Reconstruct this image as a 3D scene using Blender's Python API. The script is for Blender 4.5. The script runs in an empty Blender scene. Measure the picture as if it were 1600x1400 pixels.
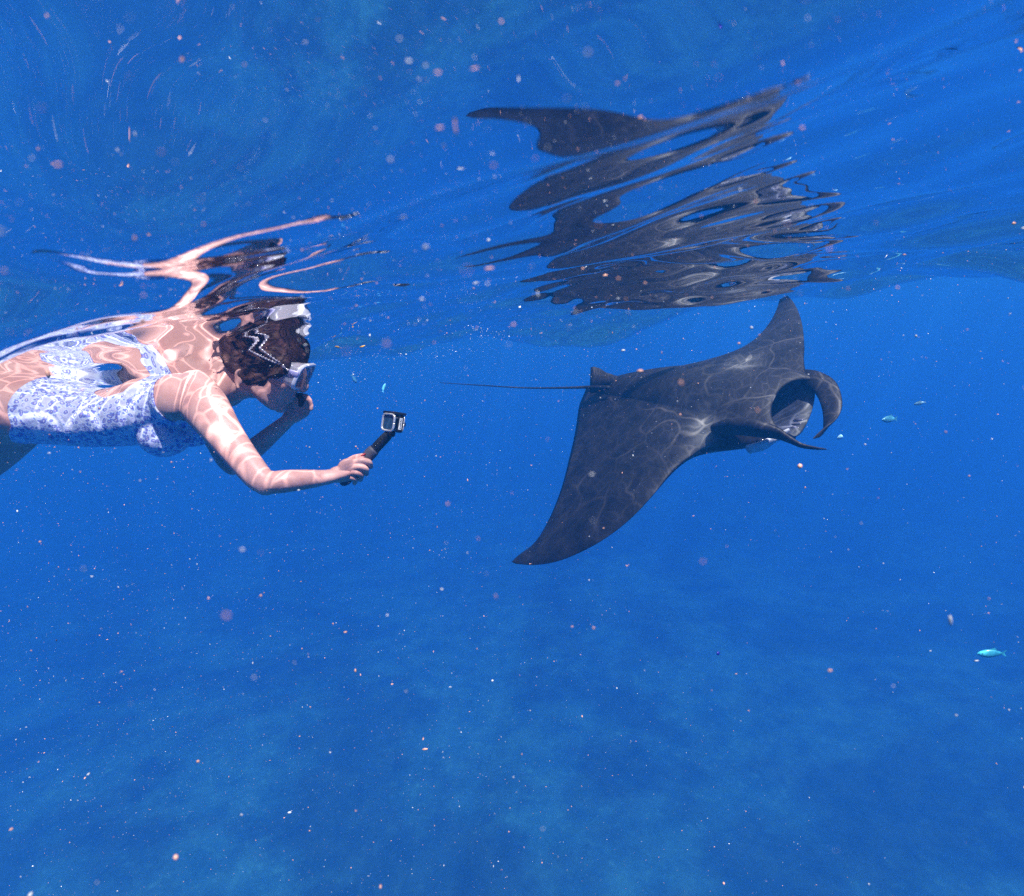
import bpy, bmesh, math, random
import numpy as np
from mathutils import Vector, Matrix
random.seed(7); rng = np.random.default_rng(11)
SC = bpy.context.scene
COL = SC.collection

# ------------------------------------------------------------------ camera
FPX = 950.0
CAM_DEPTH = 0.085
PITCH = math.atan(178 / 950 * 0.99); ROLL = math.radians(7.8)
F0 = Vector((0, math.cos(PITCH), -math.sin(PITCH))); _R = Vector((1, 0, 0)); _U = _R.cross(F0)
CR = _R * math.cos(ROLL) - _U * math.sin(ROLL)
CU = _R * math.sin(ROLL) + _U * math.cos(ROLL)
CC = Vector((0, 0, -CAM_DEPTH))

def at(x, y, d):
    """world point seen at photo position x, y when it stands d metres in front of the lens"""
    return CC + (F0 + CR * ((x - 800) / FPX) - CU * ((y - 700) / FPX)) * d

cam_data = bpy.data.cameras.new('camera'); cam = bpy.data.objects.new('camera', cam_data); COL.objects.link(cam)
cam.matrix_world = Matrix(((CR.x, CU.x, -F0.x, CC.x), (CR.y, CU.y, -F0.y, CC.y), (CR.z, CU.z, -F0.z, CC.z), (0, 0, 0, 1)))
cam_data.sensor_width = 36; cam_data.lens = 36 * FPX / 1600
cam_data.clip_start = 0.01; cam_data.clip_end = 600
cam_data.dof.use_dof = True; cam_data.dof.focus_distance = 2.1; cam_data.dof.aperture_fstop = 8.0
SC.camera = cam

# ------------------------------------------------------------------ light
TO_SUN = Vector((0.28, -0.38, 0.88)).normalized()
w = bpy.data.worlds.new('World'); SC.world = w; w.use_nodes = True
nt = w.node_tree; nt.nodes.clear()
sky = nt.nodes.new('ShaderNodeTexSky'); sky.sky_type = 'NISHITA'; sky.sun_disc = False
sky.sun_elevation = math.asin(TO_SUN.z); sky.sun_rotation = math.atan2(TO_SUN.x, TO_SUN.y)
bg = nt.nodes.new('ShaderNodeBackground'); bg.inputs[1].default_value = 0.15
wo = nt.nodes.new('ShaderNodeOutputWorld')
nt.links.new(sky.outputs[0], bg.inputs[0]); nt.links.new(bg.outputs[0], wo.inputs[0])
sl = bpy.data.lights.new('sun', 'SUN'); sl.energy = 5.0; sl.angle = math.radians(0.5); sl.color = (1.0, 0.97, 0.94)
sun = bpy.data.objects.new('sun', sl); COL.objects.link(sun)
sun.rotation_euler = (-TO_SUN).to_track_quat('-Z', 'Y').to_euler(); sun.location = (2, -5, 12)
SC.view_settings.view_transform = 'Standard'; SC.view_settings.look = 'None'
SC.view_settings.exposure = 2.85; SC.view_settings.gamma = 1; SC.view_settings.use_curve_mapping = False
SC.render.engine = 'CYCLES'
SC.cycles.use_denoising = False
SC.cycles.max_bounces = 8; SC.cycles.volume_bounces = 2; SC.cycles.diffuse_bounces = 3
SC.cycles.transparent_max_bounces = 16; SC.cycles.transmission_bounces = 6; SC.cycles.glossy_bounces = 4
SC.cycles.caustics_reflective = False; SC.cycles.caustics_refractive = False
SC.cycles.sample_clamp_indirect = 6.0

# ------------------------------------------------------------------ helpers
def tag(o, label=None, cat=None, group=None, kind=None):
    if label: o['label'] = label
    if cat: o['category'] = cat
    if group: o['group'] = group
    if kind: o['kind'] = kind
    return o

def mesh_obj(name, verts, faces, mat=None, parent=None, smooth=True):
    me = bpy.data.meshes.new(name)
    me.from_pydata([tuple(v) for v in verts], [], [tuple(f) for f in faces]); me.update()
    if smooth: me.polygons.foreach_set('use_smooth', [True] * len(me.polygons))
    o = bpy.data.objects.new(name, me); COL.objects.link(o)
    if mat: me.materials.append(mat)
    if parent: o.parent = parent
    return o

def new_mat(name):
    m = bpy.data.materials.new(name); m.use_nodes = True; m.node_tree.nodes.clear()
    return m, m.node_tree
def N(t, kind, **kw):
    n = t.nodes.new(kind)
    for k, v in kw.items():
        if k.startswith('i_'):
            k = k[2:]; n.inputs[int(k) if k.isdigit() else k].default_value = v
        else: setattr(n, k, v)
    return n
def L(t, a, b): t.links.new(a, b)
def principled(name, col, rough=.5, bump=None, vary=None, **kw):
    m, t = new_mat(name)
    p = N(t, 'ShaderNodeBsdfPrincipled'); o = N(t, 'ShaderNodeOutputMaterial'); L(t, p.outputs[0], o.inputs[0])
    p.inputs['Base Color'].default_value = (*col, 1); p.inputs['Roughness'].default_value = rough
    for k, v in kw.items(): p.inputs[k.replace('_', ' ')].default_value = v
    tc = N(t, 'ShaderNodeTexCoord')
    if vary:
        n = N(t, 'ShaderNodeTexNoise', i_Scale=vary[0], i_Detail=5.0); L(t, tc.outputs['Object'], n.inputs['Vector'])
        r = N(t, 'ShaderNodeValToRGB'); r.color_ramp.elements[0].position = .3; r.color_ramp.elements[1].position = .7
        r.color_ramp.elements[0].color = (*[c * (1 - vary[1]) for c in col], 1); r.color_ramp.elements[1].color = (*[min(1, c * (1 + vary[1])) for c in col], 1)
        L(t, n.outputs[0], r.inputs[0]); L(t, r.outputs[0], p.inputs['Base Color'])
    if bump:
        n = N(t, 'ShaderNodeTexNoise', i_Scale=bump[0], i_Detail=6.0); L(t, tc.outputs['Object'], n.inputs['Vector'])
        b = N(t, 'ShaderNodeBump', i_Strength=bump[1], i_Distance=bump[2]); L(t, n.outputs[0], b.inputs['Height']); L(t, b.outputs[0], p.inputs['Normal'])
    return m

def catmull(pts, n):
    """pts: (k, m) array -> (n, m) smooth resample"""
    p = np.asarray(pts, float); k = len(p)
    pp = np.vstack([2 * p[0] - p[1], p, 2 * p[-1] - p[-2]])
    out = []
    for u in np.linspace(0, k - 1, n):
        i = min(int(u), k - 2); f = u - i
        a, b, c, d = pp[i], pp[i + 1], pp[i + 2], pp[i + 3]
        out.append(.5 * (2 * b + (c - a) * f + (2 * a - 5 * b + 4 * c - d) * f * f + (-a + 3 * b - 3 * c + d) * f ** 3))
    return np.array(out)

class MB:
    def __init__(s): s.v = []; s.f = []
    def add(s, v, f):
        o = len(s.v); s.v += [tuple(q) for q in v]; s.f += [tuple(i + o for i in q) for q in f]; return s
    def build(s, name, mat=None, parent=None, smooth=True): return mesh_obj(name, s.v, s.f, mat, parent, smooth)

def loft_rings(rings, cap=True):
    n = len(rings[0]); v = [p for r in rings for p in r]; f = []
    for i in range(len(rings) - 1):
        for j in range(n):
            a = i * n + j; b = i * n + (j + 1) % n
            f.append((a, b, b + n, a + n))
    if cap:
        v.append(np.mean(rings[0], axis=0)); v.append(np.mean(rings[-1], axis=0)); e = len(v) - 2; b0 = (len(rings) - 1) * n
        for j in range(n):
            f.append((e, (j + 1) % n, j)); f.append((e + 1, b0 + j, b0 + (j + 1) % n))
    return v, f

def tube(mb, pts, hint, n=16, steps=None, round_ends=True, sup=2.0):
    """pts: list of (point, ra, rb); ra lies along `hint`, rb across it"""
    arr = np.array([[*p[0], p[1], p[2]] for p in pts]); k = len(arr)
    arr = catmull(arr, steps or (k - 1) * 6 + 1)
    arr[:, 3:] = np.maximum(arr[:, 3:], 1e-4)
    c = arr[:, :3]; t = np.gradient(c, axis=0); t /= np.linalg.norm(t, axis=1)[:, None]
    hint = np.array(hint, float); rings = []
    def ring(ci, ti, ra, rb):
        a = hint - ti * (hint @ ti); a /= np.linalg.norm(a); b = np.cross(ti, a); out = []
        for q in range(n):
            th = 2 * math.pi * q / n; cs, sn = math.cos(th), math.sin(th)
            cs = math.copysign(abs(cs) ** (2 / sup), cs); sn = math.copysign(abs(sn) ** (2 / sup), sn)
            out.append(ci + a * ra * cs + b * rb * sn)
        return out
    if round_ends:
        r = min(arr[0, 3], arr[0, 4])
        for q in (.12, .35, .65, .9): rings.append(ring(c[0] - t[0] * r * math.sqrt(1 - q * q), t[0], arr[0, 3] * q, arr[0, 4] * q))
    for i in range(len(c)): rings.append(ring(c[i], t[i], arr[i, 3], arr[i, 4]))
    if round_ends:
        r = min(arr[-1, 3], arr[-1, 4])
        for q in (.9, .65, .35, .12): rings.append(ring(c[-1] + t[-1] * r * math.sqrt(1 - q * q), t[-1], arr[-1, 3] * q, arr[-1, 4] * q))
    mb.add(*loft_rings(rings)); return mb

def ellipsoid(mb, c, ax, ay, az, n=24, m=14):
    """ax, ay, az: vectors of the three half axes"""
    c = np.array(c); ax, ay, az = map(np.array, (ax, ay, az)); v = [c + az]; f = []
    for i in range(1, m):
        ph = math.pi * i / m
        for j in range(n):
            th = 2 * math.pi * j / n
            v.append(c + az * math.cos(ph) + (ax * math.cos(th) + ay * math.sin(th)) * math.sin(ph))
    v.append(c - az); flip = np.dot(np.cross(ax, ay), az) < 0
    for j in range(n):
        f.append((0, 1 + j, 1 + (j + 1) % n)); b = 1 + (m - 2) * n
        f.append((len(v) - 1, b + (j + 1) % n, b + j))
    for i in range(m - 2):
        for j in range(n):
            a = 1 + i * n + j; b = 1 + i * n + (j + 1) % n
            f.append((a, a + n, b + n, b))
    if flip: f = [tuple(reversed(q)) for q in f]
    mb.add(v, f); return mb

def fuse(mb, voxel, smooth=6, fac=.5, fix=True):
    """one continuous skin over overlapping closed shells; returns a mesh"""
    me = bpy.data.meshes.new('tmp'); me.from_pydata(mb.v, [], mb.f); me.update()
    bm = bmesh.new(); bm.from_mesh(me)
    if fix: bmesh.ops.recalc_face_normals(bm, faces=bm.faces)
    bm.to_mesh(me); bm.free()
    o = bpy.data.objects.new('tmp', me); COL.objects.link(o)
    r = o.modifiers.new('r', 'REMESH'); r.mode = 'VOXEL'; r.voxel_size = voxel; r.adaptivity = 0
    s = o.modifiers.new('s', 'SMOOTH'); s.factor = fac; s.iterations = smooth
    out = bpy.data.meshes.new_from_object(o.evaluated_get(bpy.context.evaluated_depsgraph_get()))
    bpy.data.objects.remove(o); bpy.data.meshes.remove(me)
    return out
def mesh_np(me):
    v = np.empty(len(me.vertices) * 3); me.vertices.foreach_get('co', v)
    return v.reshape(-1, 3)
def mesh_faces(me): return [tuple(p.vertices) for p in me.polygons]

# ------------------------------------------------------------------ waves
NW = 60
_rs = np.random.default_rng(5)
W_LAM = .14 * (3.2 / .14) ** (np.arange(NW) / (NW - 1)); _ang = math.radians(62) + _rs.normal(0, .6, NW)
W_KX = 2 * math.pi / W_LAM * np.cos(_ang); W_KY = 2 * math.pi / W_LAM * np.sin(_ang)
W_AMP = (.02 + .016 * np.minimum(1, W_LAM / .8)) * np.where(W_LAM > .35, 1, .8) * W_LAM / (2 * math.pi) * 1.1
# sine and cosine strength of each wave train of this sea
W_C = np.array([0.549, -1.785, 2.440, 0.880, 0.420, 0.243, 2.321, -0.287, 1.261, -0.104, 0.062, -1.245, 0.320, 1.632, 1.604, -0.090, -2.292, -2.348, -1.709, 2.219, -0.761, 0.083, 1.165, 1.659, -0.031, 0.929, -0.631, 0.154, -1.295, 0.049, -1.427, -2.053, 2.298, 0.365, -0.194, -0.036, 0.055, -0.947, -0.454, -0.315, 1.898, -0.604, 0.221, 2.423, 0.408, -0.386, 1.154, -1.585, 0.715, -1.559, -0.799, -0.296, -1.197, -1.125, 0.862, 0.418, -1.713, 1.598, 1.460, 0.466, 0.545, -2.074, -2.548, 1.581, 1.052, 0.976, 0.087, -1.412, -1.633, -0.493, 2.460, -1.210, -0.351, 1.126, 1.689, -0.709, -2.052, 0.882, -1.511, 0.716, 0.387, -0.708, -0.255, -0.061, -0.021, 0.696, 0.977, -0.812, -0.954, 1.004, 0.849, 0.440, 2.144, -0.523, -0.942, -0.609, 0.537, 1.557, 2.208, 0.241, -1.576, 2.464, 0.756, -0.895, -1.838, -1.521, 1.172, -0.306, 1.690, -2.041, 1.249, 0.723, -1.813, -0.974, 0.201, -2.164, 0.845, 0.722, 0.892, 0.616])
def _trains(x, y, cell):
    wx = x + .10 * np.sin(1.7 * y + .6) + .05 * np.sin(4.1 * x + 2.3 * y)
    wy = y + .12 * np.sin(1.3 * x + 1.9) + .05 * np.sin(3.7 * x - 2.9 * y + 1)
    h = np.zeros_like(x)
    for i in range(NW):
        att = np.clip((W_LAM[i] / np.maximum(cell, 1e-6) - 3) / 4, 0, 1) * W_AMP[i]; ph = W_KX[i] * wx + W_KY[i] * wy
        h += att * (W_C[i] * np.sin(ph) + W_C[NW + i] * np.cos(ph))
    for i, (lam, a, p) in enumerate(RIPPLES):
        att = np.clip((lam / np.maximum(cell, 1e-6) - 3) / 4, 0, 1)
        h += att * RIPPLE_SLOPE * lam / 6.283 * np.sin(6.283 / lam * (wx * math.cos(a) + wy * math.sin(a)) + p) * (.5 + .5 * np.sin(2.1 * wx + 1.7 * wy + i))
    return h
_rp = random.Random(4); RIPPLE_SLOPE = .012
RIPPLES = [(.045 * (3.0) ** (i / 11), math.radians(62) + _rp.gauss(0, .7), _rp.uniform(0, 6.28)) for i in range(12)]
def wave_h(x, y, cell):
    r = np.clip((np.hypot(x, y) - 5) / 4, 0, 1)             # calmer water farther out
    return (_trains(x, y, cell) - WAVE_OFF) * (1 - .55 * r * r * (3 - 2 * r))
WAVE_OFF = 0.0
_ox, _oy = np.array([0., .1, 0]), np.array([0., .1, .2])
WAVE_OFF = float(_trains(_ox, _oy, np.hypot(_ox, _oy) * .00912).mean())

def build_water():
    az = np.concatenate([np.linspace(-58, 58, 640), np.linspace(58, 302, 160)[1:-1]])
    az = np.radians(90 - az); nr = 900
    r = .03 * (110 / .03) ** (np.arange(nr) / (nr - 1))
    A, Rr = np.meshgrid(az, r); X = Rr * np.cos(A); Y = Rr * np.sin(A)
    dr = Rr * (math.log(110 / .03) / (nr - 1))
    Z = wave_h(X, Y, dr)
    na = len(az); v = np.column_stack([X.ravel(), Y.ravel(), Z.ravel()])
    v = np.vstack([v, [[0, 0, wave_h(np.array([0.]), np.array([0.]), np.array([0.]))[0]]]])
    i, j = np.meshgrid(np.arange(nr - 1), np.arange(na), indexing='ij'); j2 = (j + 1) % na
    q = np.column_stack([(i * na + j).ravel(), ((i + 1) * na + j).ravel(), ((i + 1) * na + j2).ravel(), (i * na + j2).ravel()])
    tri = np.array([(nr * na, b, a) for a, b in zip(range(na), [(a + 1) % na for a in range(na)])])
    me = bpy.data.meshes.new('water_surface')
    me.vertices.add(len(v)); me.vertices.foreach_set('co', v.ravel().astype(np.float32))
    nl = len(q) * 4 + len(tri) * 3
    me.loops.add(nl); me.loops.foreach_set('vertex_index', np.concatenate([q.ravel(), tri.ravel()]).astype(np.int32))
    me.polygons.add(len(q) + len(tri))
    me.polygons.foreach_set('loop_start', np.concatenate([np.arange(len(q)) * 4, len(q) * 4 + np.arange(len(tri)) * 3]).astype(np.int32))
    me.update(calc_edges=True); me.validate()
    me.polygons.foreach_set('use_smooth', np.ones(len(me.polygons), bool)); me.update()
    bm = bmesh.new(); bm.from_mesh(me); bmesh.ops.recalc_face_normals(bm, faces=bm.faces)
    if sum(f.normal.z for f in list(bm.faces)[:50]) < 0: bmesh.ops.reverse_faces(bm, faces=bm.faces)
    bm.to_mesh(me); bm.free()
    m, t = new_mat('sea_surface')
    fr = N(t, 'ShaderNodeFresnel', i_IOR=1.33)
    gl = N(t, 'ShaderNodeBsdfGlossy', i_Roughness=0.0); gl.inputs[0].default_value = (.97, .98, 1, 1)
    tr = N(t, 'ShaderNodeBsdfTransparent')
    mx = N(t, 'ShaderNodeMixShader'); o = N(t, 'ShaderNodeOutputMaterial')
    L(t, fr.outputs[0], mx.inputs[0]); L(t, tr.outputs[0], mx.inputs[1]); L(t, gl.outputs[0], mx.inputs[2]); L(t, mx.outputs[0], o.inputs[0])
    # net of caustic lines painted into the transmission colour, not focused by the waves
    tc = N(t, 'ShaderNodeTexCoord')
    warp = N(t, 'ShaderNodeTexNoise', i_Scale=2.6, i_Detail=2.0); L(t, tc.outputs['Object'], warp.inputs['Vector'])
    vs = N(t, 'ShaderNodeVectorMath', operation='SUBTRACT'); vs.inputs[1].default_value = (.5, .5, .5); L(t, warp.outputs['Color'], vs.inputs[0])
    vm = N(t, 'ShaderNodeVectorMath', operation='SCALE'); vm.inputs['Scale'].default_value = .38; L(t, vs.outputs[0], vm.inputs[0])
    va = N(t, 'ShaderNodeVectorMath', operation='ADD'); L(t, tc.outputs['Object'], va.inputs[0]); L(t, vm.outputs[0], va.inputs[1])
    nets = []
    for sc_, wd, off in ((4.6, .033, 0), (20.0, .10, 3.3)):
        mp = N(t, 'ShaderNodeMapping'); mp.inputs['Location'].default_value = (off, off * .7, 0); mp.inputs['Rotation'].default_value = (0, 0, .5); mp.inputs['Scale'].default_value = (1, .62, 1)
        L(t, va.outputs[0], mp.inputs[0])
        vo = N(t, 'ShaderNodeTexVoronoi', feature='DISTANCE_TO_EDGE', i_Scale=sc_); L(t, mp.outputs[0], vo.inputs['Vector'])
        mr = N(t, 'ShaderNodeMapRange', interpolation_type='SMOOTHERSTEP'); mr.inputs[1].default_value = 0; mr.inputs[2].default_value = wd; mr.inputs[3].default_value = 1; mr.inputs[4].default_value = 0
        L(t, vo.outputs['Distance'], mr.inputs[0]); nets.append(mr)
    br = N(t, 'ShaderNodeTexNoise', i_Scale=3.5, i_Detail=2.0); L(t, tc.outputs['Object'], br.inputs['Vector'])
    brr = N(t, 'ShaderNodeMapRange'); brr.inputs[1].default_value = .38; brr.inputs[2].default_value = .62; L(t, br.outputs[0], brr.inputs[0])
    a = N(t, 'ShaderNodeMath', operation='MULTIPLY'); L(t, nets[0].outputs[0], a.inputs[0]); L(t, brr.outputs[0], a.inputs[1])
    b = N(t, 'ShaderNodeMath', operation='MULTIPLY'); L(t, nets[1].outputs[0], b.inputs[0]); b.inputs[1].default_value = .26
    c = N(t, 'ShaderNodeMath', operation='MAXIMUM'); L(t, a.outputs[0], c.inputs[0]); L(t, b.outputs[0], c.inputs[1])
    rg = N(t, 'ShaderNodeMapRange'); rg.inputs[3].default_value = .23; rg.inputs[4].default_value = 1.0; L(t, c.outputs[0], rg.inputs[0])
    sw = N(t, 'ShaderNodeTexNoise', i_Scale=.9, i_Detail=3.0, i_Roughness=.6); L(t, tc.outputs['Object'], sw.inputs['Vector'])  # broad bright and dim patches painted into the transmission, for shafts of light
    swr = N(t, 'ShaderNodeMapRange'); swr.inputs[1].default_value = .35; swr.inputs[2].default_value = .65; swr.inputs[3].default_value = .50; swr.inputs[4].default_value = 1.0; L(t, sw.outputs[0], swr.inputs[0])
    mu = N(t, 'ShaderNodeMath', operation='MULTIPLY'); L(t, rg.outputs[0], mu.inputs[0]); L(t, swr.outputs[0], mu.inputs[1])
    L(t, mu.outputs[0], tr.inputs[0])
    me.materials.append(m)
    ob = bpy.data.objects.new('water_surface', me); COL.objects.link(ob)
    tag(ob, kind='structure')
build_water()

def build_seabed():
    n = 160; xs = np.linspace(-105, 105, n); X, Y = np.meshgrid(xs, xs)
    Z = -15 - .08 * X - .0012 * (X - 20) ** 2 * (X > 20) + .5 * np.sin(.21 * X + 1) * np.cos(.17 * Y) + .15 * np.sin(.35 * X + .45 * Y)
    v = np.column_stack([X.ravel(), Y.ravel(), Z.ravel()])
    f = [(i * n + j, i * n + j + 1, (i + 1) * n + j + 1, (i + 1) * n + j) for i in range(n - 1) for j in range(n - 1)]
    m, t = new_mat('sand_and_reef')
    p = N(t, 'ShaderNodeBsdfPrincipled', i_Roughness=.9); o = N(t, 'ShaderNodeOutputMaterial'); L(t, p.outputs[0], o.inputs[0])
    tc = N(t, 'ShaderNodeTexCoord'); no = N(t, 'ShaderNodeTexNoise', i_Scale=.22, i_Detail=6.0, i_Roughness=.6); L(t, tc.outputs['Object'], no.inputs['Vector'])
    r = N(t, 'ShaderNodeValToRGB'); r.color_ramp.elements[0].position = .44; r.color_ramp.elements[1].position = .58
    r.color_ramp.elements[0].color = (.026, .13, .115, 1); r.color_ramp.elements[1].color = (.05, .27, .235, 1)
    L(t, no.outputs[0], r.inputs[0]); L(t, r.outputs[0], p.inputs[0])
    tag(mesh_obj('seabed', v, f, m), kind='structure')
build_seabed()

def build_haze():
    m, t = new_mat('sea_water')
    v = N(t, 'ShaderNodeVolumePrincipled'); o = N(t, 'ShaderNodeOutputMaterial'); L(t, v.outputs[0], o.inputs['Volume'])
    v.inputs['Color'].default_value = (.031, .305, .82, 1); v.inputs['Density'].default_value = .062; v.inputs['Anisotropy'].default_value = .36
    v.inputs['Absorption Color'].default_value = (0, 0, 0, 1)
    s, zb, zt = 118, -26, .6
    vs = [(x * s, y * s, z) for z in (zb, zt) for x, y in ((-1, -1), (1, -1), (1, 1), (-1, 1))]
    fs = [(0, 3, 2, 1), (4, 5, 6, 7), (0, 1, 5, 4), (1, 2, 6, 5), (2, 3, 7, 6), (3, 0, 4, 7)]
    tag(mesh_obj('haze', vs, fs, m, smooth=False), kind='stuff')
build_haze()
# ------------------------------------------------------------------ manta ray
def attr_material(name, layers, rough, bump=(40, .25, .01), spec=.5):
    m, t = new_mat(name)
    p = N(t, 'ShaderNodeBsdfPrincipled', i_Roughness=rough); o = N(t, 'ShaderNodeOutputMaterial'); L(t, p.outputs[0], o.inputs[0])
    p.inputs['Specular IOR Level'].default_value = spec
    a = N(t, 'ShaderNodeAttribute', attribute_name='skin_colour')
    tc = N(t, 'ShaderNodeTexCoord'); n = N(t, 'ShaderNodeTexNoise', i_Scale=layers[0], i_Detail=6.0); L(t, tc.outputs['Object'], n.inputs['Vector'])
    r = N(t, 'ShaderNodeMapRange'); r.inputs[1].default_value = .3; r.inputs[2].default_value = .7; r.inputs[3].default_value = 1 - layers[1]; r.inputs[4].default_value = 1 + layers[1]
    L(t, n.outputs[0], r.inputs[0])
    mx = N(t, 'ShaderNodeVectorMath', operation='SCALE'); L(t, a.outputs['Color'], mx.inputs[0]); L(t, r.outputs[0], mx.inputs['Scale']); L(t, mx.outputs[0], p.inputs[0])
    n2 = N(t, 'ShaderNodeTexNoise', i_Scale=bump[0], i_Detail=6.0); L(t, tc.outputs['Object'], n2.inputs['Vector'])
    b = N(t, 'ShaderNodeBump', i_Strength=bump[1], i_Distance=bump[2]); L(t, n2.outputs[0], b.inputs['Height']); L(t, b.outputs[0], p.inputs['Normal'])
    return m
def set_colour(me, cols):
    ca = me.color_attributes.new('skin_colour', 'FLOAT_COLOR', 'POINT')
    ca.data.foreach_set('color', np.column_stack([cols, np.ones(len(cols))]).astype(np.float32).ravel())

def build_manta():
    Fm = Vector((.66, -.75, 0)).normalized()
    Lm = Vector((.64, .56, .53)); Lm = (Lm - Lm.dot(Fm) * Fm).normalized(); Um = Fm.cross(Lm)
    M = at(1240, 635, 3.05)
    def hit(x, y, z):                       # where the sight line through x, y meets the ray's own plane at height z
        r = at(x, y, 1) - CC; t = ((M + z * Um - CC).dot(Um)) / r.dot(Um)
        return CC + r * t
    def loc(x, y, z): return M + Fm * x + Lm * y + Um * z
    # stations from the near wing tip to the far one: leading edge, trailing edge, back and belly thickness, lips, mouth depth
    S = []
    def st(le, te, tu, td, nd=0, low=None): S.append((np.array(le), np.array(te), tu, td, nd, np.array(le if low is None else low)))
    st(hit(806, 881, -.16), hit(799, 878, -.16), .003, .003)
    st(hit(834, 883, -.15), hit(812, 866, -.15), .008, .006)
    st(hit(868, 878, -.13), hit(833, 850, -.13), .013, .010)
    st(hit(905, 864, -.10), hit(850, 826, -.10), .020, .014)
    st(hit(945, 842, -.06), hit(866, 793, -.06), .028, .020)
    st(hit(985, 811, -.02), hit(879, 757, -.03), .036, .028)
    st(hit(1020, 774, .01), hit(888, 722, -.01), .045, .04)
    st(hit(1050, 738, .02), hit(896, 688, -.01), .055, .06)
    st(hit(1078, 714, .02), hit(901, 660, -.01), .07, .09)
    st(hit(1108, 700, .0), hit(905, 634, -.01), .09, .12)
    tb = np.array(hit(926, 600, .02)); tl = np.array(hit(914, 612, .0)); tr_ = np.array(hit(960, 590, .0))
    st(loc(-.07, -.27, .0), tl, .10, .15)
    for yy in (-.20, -.175, -.14, -.07, 0, .07, .14, .175, .20):
        o = max(0, 1 - (abs(yy) / .19) ** 2.4) ** .5 if abs(yy) < .19 else 0
        s = (yy + .2) / .4; te = tl * (1 - s) ** 2 + (2 * tb - (tl + tr_) / 2) * 2 * s * (1 - s) + tr_ * s * s
        st(loc(.035 - .11 * o, yy, .062 * o), te, .105 + .012 * (1 - abs(yy) / .2), .19, .33 * o, loc(.035 + .012 * o, yy, -.085 * o))
    st(hit(1263, 586, .01), tr_, .085, .14)
    st(hit(1258, 576, .02), hit(1010, 582, -.0), .065, .10)
    st(hit(1256, 560, .03), hit(1055, 576, -.02), .055, .075)
    st(hit(1257, 545, .02), hit(1100, 566, -.03), .05, .055)
    st(hit(1256, 528, .01), hit(1145, 552, -.03), .035, .035)
    st(hit(1254, 510, .00), hit(1177, 533, -.03), .024, .022)
    st(hit(1249, 491, -.02), hit(1200, 508, -.04), .016, .014)
    st(hit(1241, 474, -.04), hit(1213, 484, -.06), .010, .008)
    st(hit(1231, 462, -.06), hit(1218, 468, -.07), .003, .003)
    A = np.array([[*s[0], *s[1], s[2], s[3], s[4], *s[5]] for s in S]); NS = 170
    u = catmull(A, NS); K = 34; Q = 20
    mid = (u[:, :3] + u[:, 3:6]) / 2; sp = np.gradient(mid, axis=0)
    cf = np.concatenate([1 - np.cos(np.linspace(0, math.pi / 2, K))])      # 0..1, close together at the front
    rings, cols = [], []
    ups = []
    for i in range(NS):
        c_ = u[i, 3:6] - u[i, :3]; q_ = np.cross(c_, sp[i]); q_ /= np.linalg.norm(q_); ups.append(q_ if q_ @ np.array(Um) > 0 else -q_)
    ups = np.array(ups)
    for _ in range(30): ups[1:-1] = (ups[:-2] + 2 * ups[1:-1] + ups[2:]) / 4
    ups /= np.linalg.norm(ups, axis=1)[:, None]
    for i in range(NS):
        le, te = u[i, :3], u[i, 3:6]; tu, td, nd = np.maximum(u[i, 6:9], [1e-3, 1e-3, 0]); low = u[i, 9:12]
        if nd < .02: low = le; nd = 0.0
        ch = te - le; cl = np.linalg.norm(ch); ch /= cl
        up = ups[i]
        prof = lambda c: 2.45 * (c ** .55) * (1 - c) ** .9
        ring, col = [], []
        for c in cf: ring.append(le + (te - le) * c + up * prof(c) * (tu * (1 - .35 * min(1, nd / .3) * (1 - c) ** 3))); col.append(0)
        for c in cf[::-1][1:]: ring.append(low + (te - low) * c - up * prof(c) * td); col.append(1)
        for q in range(1, Q):
            ph = math.pi * q / Q; k = (1 - math.cos(ph)) / 2
            ring.append(low * (1 - k) + le * k + ch * (nd * math.sin(ph) ** .75) - up * .05 * (nd / .33) * math.sin(ph)); col.append(2 if nd > .02 else 0)
        rings.append(ring); cols += col
    G = np.array([np.array(r) for r in rings]); wt = np.concatenate([np.sin(math.pi * cf) ** .5, np.sin(math.pi * cf[::-1][1:]) ** .5, np.zeros(Q - 1)])[None, :, None] * .5
    for _ in range(60):                                     # even out the back and belly across the span, edges stay
        G[1:-1] += wt * ((G[:-2] + G[2:]) / 2 - G[1:-1])
    v, f = loft_rings(list(G)); cols += [0, 0]
    v = np.array(v); cols = np.array(cols)
    ext = MB()
    def horn(pts, wid, thk, hint):
        b = MB(); tube(b, [((p), w, t) for p, w, t in zip(pts, wid, thk)], hint, n=20, steps=40)
        ext.add(b.v, b.f)
    # near horn: rolled into a thin whip that points forward
    horn([at(1120, 672, 3.10), at(1150, 666, 2.99), at(1185, 670, 2.90), at(1214, 677, 2.85), at(1234, 687, 2.81), at(1252, 696, 2.78), at(1272, 700, 2.76), at(1291, 702, 2.75)],
         [.040, .050, .048, .036, .022, .014, .009, .003], [.028, .038, .034, .022, .014, .009, .006, .002], Um)
    # far horn: a broad flap curled down in front of the mouth
    horn([at(1222, 586, 3.32), at(1246, 588, 3.22), at(1268, 592, 3.14), at(1288, 604, 3.07), at(1298, 624, 3.01), at(1300, 644, 2.97), at(1294, 663, 2.94), at(1283, 677, 2.92), at(1271, 685, 2.91)],
         [.022, .040, .050, .054, .050, .044, .034, .018, .003], [.03, .034, .028, .020, .015, .012, .009, .006, .002], at(1330, 560, 3) - at(1300, 600, 3))
    # white skin folded under the near corner of the mouth
    fold0 = len(ext.v)
    horn([at(1170, 702, 2.99), at(1192, 696, 2.95), at(1212, 684, 2.92), at(1232, 672, 2.93)], [.03, .028, .02, .01], [.012, .014, .012, .006], Um); fold1 = len(ext.v)
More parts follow.
